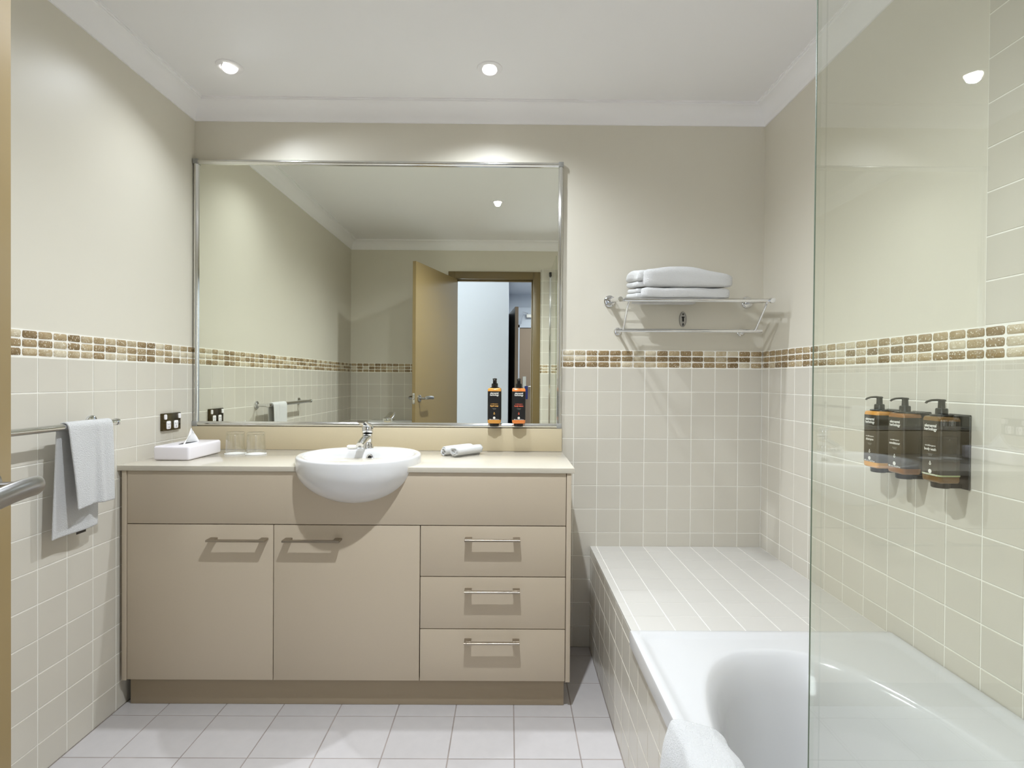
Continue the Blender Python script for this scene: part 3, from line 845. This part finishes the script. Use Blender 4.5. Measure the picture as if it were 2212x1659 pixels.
puffy(.503, .62, -.205, -.024, 1.5380, 1.5600, .010, fn=lf2(0, 0)).build('fold_layer', M['terry'], t2, smooth=True, angle=180)
puffy(.500, .62, -.212, -.024, 1.5610, 1.6060, .017, fn=lf2(0, 0)).build('fold_layer', M['terry'], t2, smooth=True, angle=180)

# oval hook plate
hp = thing('hook_plate', (.754, 0, 1.434), 'oval steel mounting plate with keyhole slot on the wall under the rack', 'wall plate')
n = 40
def ov(rx, rz, y): return [(.754 + rx * math.cos(2 * PI * k / n), y, 1.434 + rz * math.sin(2 * PI * k / n)) for k in range(n)]
b = MB().loops([ov(.0160, .0335, .003), ov(.0160, .0335, -.003), ov(.0148, .0322, -.0052), ov(.0130, .0302, -.0052), ov(.0118, .0288, -.0036), ov(.001, .002, -.0034)])
b.build('plate', M['satin'], hp, smooth=True, angle=50)
for z in (1.4555, 1.4125):
    MB().lathe([(.0005, .0), (.0042, 0), (.0042, .0012), (.0020, .0016), (.0005, .0008)], (.754, -.0036, z), axis=(0, -1, 0), n=20).build('screw', M['dark'], hp, smooth=True)
b = MB().box(.7505, .7575, -.0062, -.0036, 1.4240, 1.4420, .0010, 2); b.box(.7480, .7600, -.0060, -.0036, 1.4400, 1.4460, .0012, 2)
b.build('keyhole', M['hole'], hp)

# ------------------------------------------------------------------ lettering
def text_mesh(body, size, mat, parent, loc, rotm, name='lettering', align='CENTER', bold=0.0, sx=1.0):
    cu = bpy.data.curves.new('t', 'FONT'); cu.body = body; cu.size = size; cu.align_x = align; cu.align_y = 'CENTER'
    cu.offset = bold; cu.resolution_u = 2; cu.space_line = .82; cu.space_character = .92
    cu.extrude = .0
    to = bpy.data.objects.new('t', cu); COL.objects.link(to)
    dg = bpy.context.evaluated_depsgraph_get(); dg.update()
    me = bpy.data.meshes.new_from_object(to.evaluated_get(dg))
    bpy.data.objects.remove(to); bpy.data.curves.remove(cu)
    me.name = name; me.materials.clear(); me.materials.append(mat)
    o = bpy.data.objects.new(name, me); COL.objects.link(o); o.parent = parent
    o.matrix_local = Matrix.Translation(loc) @ rotm @ Matrix.Diagonal((sx, 1, 1, 1))
    return o
FR = Matrix.Rotation(PI / 2, 4, 'X')     # text lying in XZ, facing -Y

def bottle(name, loc, rz, label, amber, lines, ink, group, lab_mat, wd_=.056, dp=.050, hh=.150, band=None, top_band=.0135):
    t = thing(name, loc, label, 'bottle', group, rz)
    w2, d2 = wd_ / 2, dp / 2
    # body: rounded square section with soft shoulders
    def sec(w, d_, z, r, n=6):
        out = []
        for (sx, sy, a0) in ((1, 1, 0), (-1, 1, 90), (-1, -1, 180), (1, -1, 270)):
            for k in range(n):
                a = math.radians(a0 + 90 * k / (n - 1)); out.append((sx * (w - r) + r * math.cos(a), sy * (d_ - r) + r * math.sin(a), z))
        return out
    r = .0085
    prof_ = [(-.007, 0.0, .003), (-.003, .0012, .006), (-.0008, .0035, r), (0, .007, r), (0, hh - .008, r), (-.0008, hh - .004, r), (-.003, hh - .0012, .006), (-.008, hh, .003)]
    b = MB().loops([sec(w2 + o_, d2 + o_, z, rr_) for o_, z, rr_ in prof_], cap0=True, cap1=True)
    b.build('body', amber, t, smooth=True, angle=40, local=True)
    z0, z1 = .0165, hh - top_band
    e_ = .0004
    MB().loops([sec(w2 + e_, d2 + e_, z0, r), sec(w2 + e_, d2 + e_, z1, r)]).build('label_band', lab_mat, t, smooth=True, angle=60, local=True)
    if band:
        MB().loops([sec(w2 + e_ * 1.6, d2 + e_ * 1.6, z0 + .001, r), sec(w2 + e_ * 1.6, d2 + e_ * 1.6, z0 + .0045, r)]).build('label_stripe', band, t, smooth=True, angle=60, local=True)
    b = MB().lathe([(.0190, 0), (.0190, .002), (.0150, .003), (.0130, .004), (.0128, .0160), (.0118, .0190), (.0078, .0200), (.0072, .0350), (.0085, .0370), (.0088, .0395), (.0060, .0412), (.0005, .0415)], (0, 0, hh), n=28)
    b.build('pump', M['black'], t, smooth=True, angle=40, local=True)
    nz = [(0, .004, hh + .0385), (0, -.010, hh + .0395), (0, -.026, hh + .0385), (0, -.036, hh + .0350), (0, -.0385, hh + .0320)]
    MB().tube(nz, [(.0025, .0060), (.0028, .0058), (.0026, .0048), (.0024, .0040), (.0022, .0036)], 12, flat=(0, 0, 1)).build('nozzle', M['black'], t, smooth=True, angle=40, local=True)
    yf = -(d2 + .0009)
    for (s, size, zz, mt, bo) in lines:
        text_mesh(s, size, mt, t, (0 if len(s) < 99 else 0, yf, hh * zz), FR, bold=bo)
    # drop emblem and round seal
    dr = [(.0032 * math.sin(a) * (1 if math.cos(a) < .2 else .55), .0042 * math.cos(a) * (1 if math.cos(a) < 0 else 1.5)) for a in [2 * PI * k / 20 for k in range(20)]]
    def ringm(pts, k, zc_):
        o_ = [(x, yf, zc_ + z) for x, z in pts]; i_ = [(x * k, yf, zc_ + z * k) for x, z in pts]
        return MB().loops([o_, i_])
    ringm(dr, .5, hh * .285).build('drop_emblem', ink, t, local=True)
    b = MB().loops([[(.0052 * math.cos(2 * PI * k / 24), yf, hh * .165 + .0052 * math.sin(2 * PI * k / 24)) for k in range(24)], [(.0002 * math.cos(2 * PI * k / 24), yf, hh * .165) for k in range(24)]])
    b.build('round_seal', M['ink_white'], t, local=True)
    return t
def std_lines(kind, ink, sz=1.0):
    return [('elemental\nherbology', .0098 * sz, .83, M['ink_white'], .00028),
            ('neroli&bergamot', .0050 * sz, .555, ink, .00005), (kind, .0088 * sz, .500, ink, .0002),
            ('hand & body\ncleansing', .0035 * sz, .42, M['ink_grey'], 0),
            ('480 ml \u212e 16.23 fl oz', .0056 * sz, .130 - .012, M['ink_white'], .00008)]
def holder(name, loc, rz, label, wd_=.030, h=.150, back=.028, group=None, wall=.05, topbar=False):
    t = thing(name, loc, label, 'bottle holder', group, rz)
    # back plate, base cup, and collar arm around the pump neck
    MB().box(-wd_ * .95, wd_ * .95, back, back + .004, -.014, h + .004, .001, 1).build('back_plate', M['black'], t, smooth=True, local=True)
    def oval(rx, ry, z, n=32): return [(rx * math.cos(2 * PI * k / n), ry * math.sin(2 * PI * k / n), z) for k in range(n)]
    b = MB().loops([oval(.0185, .0185, -.0125), oval(.0195, .0195, -.0115), oval(.0200, .0200, -.0005)], cap0=True, cap1=True)
    b.box(-.012, .012, 0, back + .001, -.0125, -.004)
    b.build('base_cup', M['black'], t, smooth=True, angle=40, local=True)
    if topbar:
        b = MB().loops([oval(.0265, .0210, h + .0003), oval(.0265, .0210, h + .0030)], cap0=True, cap1=True)
        b.box(-wd_ * .95, wd_ * .95, .006, back + .001, h + .0003, h + .0030)
        b.build('collar_plate', M['black'], t, smooth=True, angle=40, local=True)
    return t
# two pump bottles on the mirror ledge
gB = 'pump bottles on the mirror ledge'
for x, nm, lab, am, ink in ((-.0620, 'liquid soap', 'gold liquid soap pump bottle with black label, left of the pair on the mirror ledge', 'amber', 'ink_yellow'),
                            (.0415, 'body lotion', 'orange body lotion pump bottle with black label, right of the pair on the mirror ledge', 'amber2', 'ink_coral')):
    bottle('pump_bottle', (x, -.0500, .9800), 0, lab, M[am], std_lines(nm, M[ink]), M[ink], gB, M['label'])
    holder('bottle_holder', (x, -.0500, .9795), 0, 'black bracket under the ' + nm + ' bottle on the mirror ledge', wd_=.016, h=.02, back=.0255)
# three pump bottles on the right wall in the shower
gS = 'pump bottles on the shower wall'
for d_, nm, lab, am, band in ((1.480 + .0295, 'shampoo', 'dark shampoo pump bottle on the shower wall, furthest of the three from the screen', 'amber', None),
                              (1.382 + .0295, 'conditioner', 'dark conditioner pump bottle, middle of the three on the shower wall', 'amber4', None),
                              (1.262 + .0295, 'body wash', 'dark body wash pump bottle with pale stripe, nearest of the three on the shower wall', 'amber3', 'ink_green')):
    yb = CAM_Y + d_
    bottle('shower_bottle', (1.0555, yb, .9240), -PI / 2, lab, M[am], std_lines(nm, M['ink_white'], 1.05), M['ink_white'], gS, M['dark_translucent'], .060, .052, .161,
           M[band] if band else None, top_band=.011)
    holder('bottle_holder', (1.0555, yb, .9235), -PI / 2, 'black wall bracket holding the dark ' + nm + ' bottle in the shower', wd_=.033, h=.162, back=XR - 1.0555 - .0045, topbar=True)

# ------------------------------------------------------------------ bath mat over the rim
mt_ = thing('bath_mat', (.38, -1.45, .454), 'white terry bath mat hung over the outer rim of the bathtub', 'bath mat')
def bmat(u, v):
    # u across the rim (0 outside hem .. 1 inside hem), v along the rim
    y = -1.232 - .47 * v
    path = [(.316, .20), (.322, .33), (.330, .420), (.340, .459), (.354, .4665), (.385, .4640), (.415, .4600), (.436, .4480), (.447, .415), (.458, .36), (.470, .30)]
    s_ = u * (len(path) - 1); i = min(int(s_), len(path) - 2); f_ = s_ - i
    x = path[i][0] * (1 - f_) + path[i + 1][0] * f_; z = path[i][1] * (1 - f_) + path[i + 1][1] * f_
    hang = max(0, .3 - u) / .3; inn = max(0, u - .65) / .35
    fold = .010 * math.sin(v * 22 + .6) * hang + .003 * math.sin(v * 31)
    x -= fold + .012 * hang * (1 - v)
    y += -.030 * hang + (-.060 * inn ** 1.0) + .010 * math.sin(u * 8) * (1 - v) - .018 * max(0, u - .45)
    z += .0035 * math.sin(v * 17 + u * 5) + .0035
    return (x, y, z)
o = MB().grid(bmat, 40, 40).build('mat_cloth', M['terry'], mt_, smooth=True, angle=180); mods(o, 1, .008)

# ------------------------------------------------------------------ downlights
def downlight(x, y, tilt, lab, power):
    t = thing('downlight', (x, y, ZC), lab, 'ceiling light', 'ceiling downlights')
    MB().lathe([(.0300, .0), (.0300, -.0030), (.0400, -.0042), (.0475, -.0032), (.0490, .0)], (x, y, ZC), n=40, caps=False).build('trim_ring', M['white'], t, smooth=True)
    q = Matrix.Rotation(tilt[0], 4, 'X') @ Matrix.Rotation(tilt[1], 4, 'Y')
    g = MB().lathe([(.0255, -.0010), (.0285, -.0045), (.0300, -.0020), (.0300, .002)], (0, 0, 0), n=36, caps=False); g.xf(Matrix.Translation((x, y, ZC - .002)) @ q)
    g.build('gimbal', M['white'], t, smooth=True)
    g = MB().lathe([(.0005, -.0060), (.0120, -.0055), (.0258, -.0030)], (0, 0, 0), n=36, caps=False); g.xf(Matrix.Translation((x, y, ZC - .002)) @ q)
    g.build('lens', M['lamp'], t, smooth=True)
    dv = (q @ Vector((0, 0, -1)))
    ld = bpy.data.lights.new('downlight_beam', 'SPOT'); ld.energy = power; ld.color = LAMP_COL
    ld.spot_size = math.radians(BEAM); ld.spot_blend = 1.0; ld.shadow_soft_size = .020
    lo = bpy.data.objects.new('downlight_beam', ld); COL.objects.link(lo); lo.parent = t
    lo.location = (0, 0, -.012); lo.rotation_euler = dv.to_track_quat('-Z', 'Y').to_euler()
downlight(-1.072, -.275, (-.24, -.32), 'recessed downlight nearest the left wall', L1_W)
downlight(-.083, -.280, (-.20, 0), 'recessed downlight above the right half of the mirror', L2_W)
downlight(-.085, -1.250, (0, 0), 'recessed downlight in the middle of the room, seen in the mirror', L3_W)

# ------------------------------------------------------------------ bathroom door (open) and its frame
dr_ = thing('door_1', (DX0, YR, 0), None, None, kind='structure')
FW = .062
def fbox(name, *a): return MB().box(*a, .002, 2).build(name, M['frame_paint'], dr_, smooth=True)
fbox('door_frame', DX0 - FW, DX0, YR - .112, YR + .014, 0, DH + FW)
fbox('door_frame', DX1, DX1 + FW, YR - .112, YR + .014, 0, DH + FW)
fbox('door_frame', DX0, DX1, YR - .112, YR + .014, DH, DH + FW)
fbox('door_stop', DX0, DX0 + .012, YR - .075, YR - .040, 0, DH)
fbox('door_stop', DX1 - .012, DX1, YR - .075, YR - .040, 0, DH)
fbox('door_stop', DX0, DX1, YR - .075, YR - .040, DH - .012, DH)
hx, hy = -.452, YR + .006            # hinge corner of the camera-side face
ex, ey = -.6835, -1.5810             # free corner of the camera-side face
dv = Vector((hx - ex, hy - ey, 0)); LW = dv.length; dv.normalize()
nv = Vector((-dv.y, dv.x, 0))        # towards the camera side
if nv.x < 0: nv = -nv
def dloc(a, n_, z): return Vector((ex, ey, 0)) + dv * a + nv * n_ + Vector((0, 0, z))
DT = .026
v8 = [dloc(a, n_, z) for a in (0, LW) for n_ in (0, -DT) for z in (.008, 2.024)]
leaf = MB().add(v8, [(0, 1, 3, 2), (4, 6, 7, 5), (0, 4, 5, 1), (2, 3, 7, 6), (1, 5, 7, 3), (0, 2, 6, 4)]).build('door_leaf', M['door_paint'], dr_)
HZ = 1.022
for side in (1, -1):
    n0 = 0 if side == 1 else -DT
    b = MB().lathe([(.026, 0), (.026, .006), (.022, .009), (.012, .010)], dloc(.060, n0, HZ), axis=nv * side, n=32)
    b.tube([dloc(.060, n0 + side * .008, HZ), dloc(.060, n0 + side * .050, HZ)], .0085, 20)
    b.build('handle_rose', M['lever'], leaf, smooth=True)
    pts = []; rs = []
    for k in range(14):
        t_ = k / 13
        a = .050 + .125 * t_
        bend = (1 - min(1, t_ / .25)) ** 2 * .006
        pts.append(dloc(a, n0 + side * (.056 - bend * .6 + .004 * math.sin(t_ * 3)), HZ + .002 + .004 * math.sin(t_ * PI)))
        wv = .0095 + .0075 * math.sin(min(1, t_ * 1.15) * PI * .5 + .0) * (1 if t_ < .85 else 1 - (t_ - .85) * 3)
        rs.append(((.0080 if k else .004), (.0125 if k > 1 else (.0085, .0112)[k])))
    MB().tube(pts, rs, 24, flat=nv).build('lever_handle', M['lever'], leaf, smooth=True, angle=50)
MB().add([dloc(-.0012, n_, z) for n_ in (-.004, -DT + .004) for z in (HZ - .04, HZ + .04)] + [dloc(0, n_, z) for n_ in (-.004, -DT + .004) for z in (HZ - .04, HZ + .04)],
         [(0, 1, 3, 2), (0, 4, 5, 1), (2, 3, 7, 6), (1, 5, 7, 3), (0, 2, 6, 4)]).build('latch_plate', M['chrome'], leaf)
b = MB().tube([dloc(0, -DT / 2, HZ), dloc(-.010, -DT / 2, HZ)], [(.006, .010), (.004, .010)], 4, flat=nv).build('latch_bolt', M['chrome'], leaf)
b = MB().box(DX1 - .0015, DX1 - .0002, YR - .036, YR - .010, .97, 1.04); b.build('strike_plate', M['chrome'], dr_)

# ------------------------------------------------------------------ toilet (seen in the mirror)
to = thing('toilet', (-.985, YR, 0), 'white toilet with a low cistern against the rear wall behind the open door', 'toilet')
tcx = -.985
MB().box(tcx - .180, tcx + .180, YR + .002, YR + .175, .420, .780, .014, 3).build('cistern', M['porcelain'], to, smooth=True)
MB().box(tcx - .186, tcx + .186, YR + .001, YR + .182, .782, .818, .010, 3).build('cistern_lid', M['porcelain'], to, smooth=True)
MB().lathe([(.001, 0), (.020, 0), (.020, .004), (.001, .005)], (tcx, YR + .09, .818), n=28).build('flush_button', M['chrome'], to, smooth=True)
def tl(rx, ry, cy, z): return [(tcx + rx * math.cos(2 * PI * k / 40), cy + ry * math.sin(2 * PI * k / 40) * (1 if math.sin(2 * PI * k / 40) > 0 else .8), z) for k in range(40)]
yc = YR + .42
MB().loops([tl(.11, .20, yc - .02, 0), tl(.105, .19, yc - .02, .10), tl(.12, .20, yc, .22), tl(.17, .235, yc, .34), tl(.182, .25, yc, .395), tl(.180, .248, yc, .402), tl(.14, .20, yc, .400), tl(.12, .17, yc, .33), tl(.05, .08, yc, .22)], cap0=True, cap1=True).build('bowl', M['porcelain'], to, smooth=True, angle=60)
MB().loops([tl(.183, .252, yc, .405), tl(.185, .254, yc, .415), tl(.183, .252, yc, .423), tl(.10, .15, yc, .425)], cap0=True, cap1=True).build('seat_lid', M['white'], to, smooth=True, angle=60)

# ------------------------------------------------------------------ corridor beyond the door (seen in the mirror)
hw = lambda name, *p: struct(MB().box(*p).build(name, M['hall_wall']))
Y1, Y2 = -3.50, -6.70
struct(MB().box(-2.4, 1.6, Y2 - .1, YR - .1, -.06, -.001).build('floor_corridor', M['hall_floor']))
struct(MB().box(-2.4, 1.6, Y2 - .1, YR - .1, 2.60, 2.66).build('ceiling_corridor', M['hall_wall']))
hw('wall_corridor_facing', -2.4, -.0143, Y1 - .08, Y1, 0, 2.60)
hw('wall_corridor_side', -.0943, -.0143, Y2, Y1 - .08, 0, 2.60)
hw('wall_corridor_end', -.10, 1.6, Y2 - .1, Y2, 0, 2.60)
hw('wall_corridor_left', -2.5, -2.4, Y1, YR - .1, 0, 2.60)
hw('wall_corridor_right', 1.6, 1.7, Y2, YR - .1, 0, 2.60)
struct(MB().box(-2.4, XL - .1, YR - .1, YR - .0, 0, 2.60).box(XR + .1, 1.6, YR - .1, YR, 0, 2.60).box(XL - .1, XR + .1, YR - .1, YR - .003, ZC + .061, 2.60).build('wall_corridor_near', M['hall_wall']))
od = thing('cupboard_door', (.03, -4.1, 0), 'dark open cupboard door with a taupe edge in the corridor mirrored behind the bottles', 'door')
v8 = [(-.012, -4.55, 0), (.063, -3.85, 0), (.063, -3.85, 2.008), (-.012, -4.55, 2.008), (.026, -4.55, 0), (.101, -3.85, 0), (.101, -3.85, 2.008), (.026, -4.55, 2.008)]
MB().add(v8, [(0, 1, 2, 3), (4, 7, 6, 5), (3, 2, 6, 7), (0, 4, 5, 1), (0, 3, 7, 4)]).build('door_panel', M['dark'], od)
MB().box(.0625, .1015, -3.850, -3.846, 0, 2.008).build('edge_strip', M['tan'], od)
d2 = thing('door_2', (.17, Y2, 0), None, None, kind='structure')
MB().box(.13, .17, Y2, Y2 + .06, 0, 2.09, .002).box(1.0, 1.05, Y2, Y2 + .06, 0, 2.09, .002).box(.13, 1.05, Y2, Y2 + .06, 2.04, 2.38, .002).build('door_frame', M['hall_wall'], d2)
MB().box(.172, .998, Y2 + .002, Y2 + .035, .005, 2.035, .002).build('door_leaf', M['tan'], d2)
MB().box(.28, .50, Y2 + .06, Y2 + .12, 2.20, 2.26, .004).build('door_closer', M['satin'], d2)
MB().tube([(.30, Y2 + .12, 2.27), (.22, Y2 + .18, 2.29), (.19, Y2 + .10, 2.10)], .010, 10).build('closer_arm', M['chrome'], d2)
MB().box(.225, .285, Y2 + .035, Y2 + .05, .98, 1.22, .004).build('lock_plate', M['chrome'], d2)
MB().tube([(.255, Y2 + .05, 1.05), (.255, Y2 + .10, 1.05), (.38, Y2 + .10, 1.05)], .011, 12).build('lever_handle', M['chrome'], d2)
tg = thing('door_hanger', (.285, Y2 + .11, .99), 'blue hanger tag on the corridor door handle, seen in the mirror', 'door hanger')
MB().box(.262, .312, Y2 + .112, Y2 + .115, .84, 1.06).build('card', M['blue'], tg)
# area lights added out of sight: two light the corridor, one fills the bathroom
area_light('corridor_light', (-.5, -2.95, 2.55), (0, 0, -1), 1.6, .7, HALL_W, HALL_COL)
w1 = thing('added_fill_frame_1', (-1.5, Y1, 1.5), None, None, kind='structure')  # made-up frame around the fill light; no window known here
for a in ((-2.27, -.73, 2.25, 2.31), (-2.27, -.73, .55, .61), (-2.27, -2.21, .61, 2.25), (-.79, -.73, .61, 2.25)):
    MB().box(a[0], a[1], Y1, Y1 + .05, a[2], a[3], .003).build('fill_light_frame', M['hall_wall'], w1)
area_light('corridor_door_fill', (-1.5, Y1 + .03, 1.43), (0, 1, 0), 1.40, 1.62, DOOR_FILL_W, HALL_COL)  # added soft fill for the bathroom, kept outside the mirror's view
area_light('corridor_end_light', (.8, -5.2, 2.55), (0, 0, -1), .8, 1.6, END_W, HALL_COL)  # added to brighten the far corridor, no fitting modelled
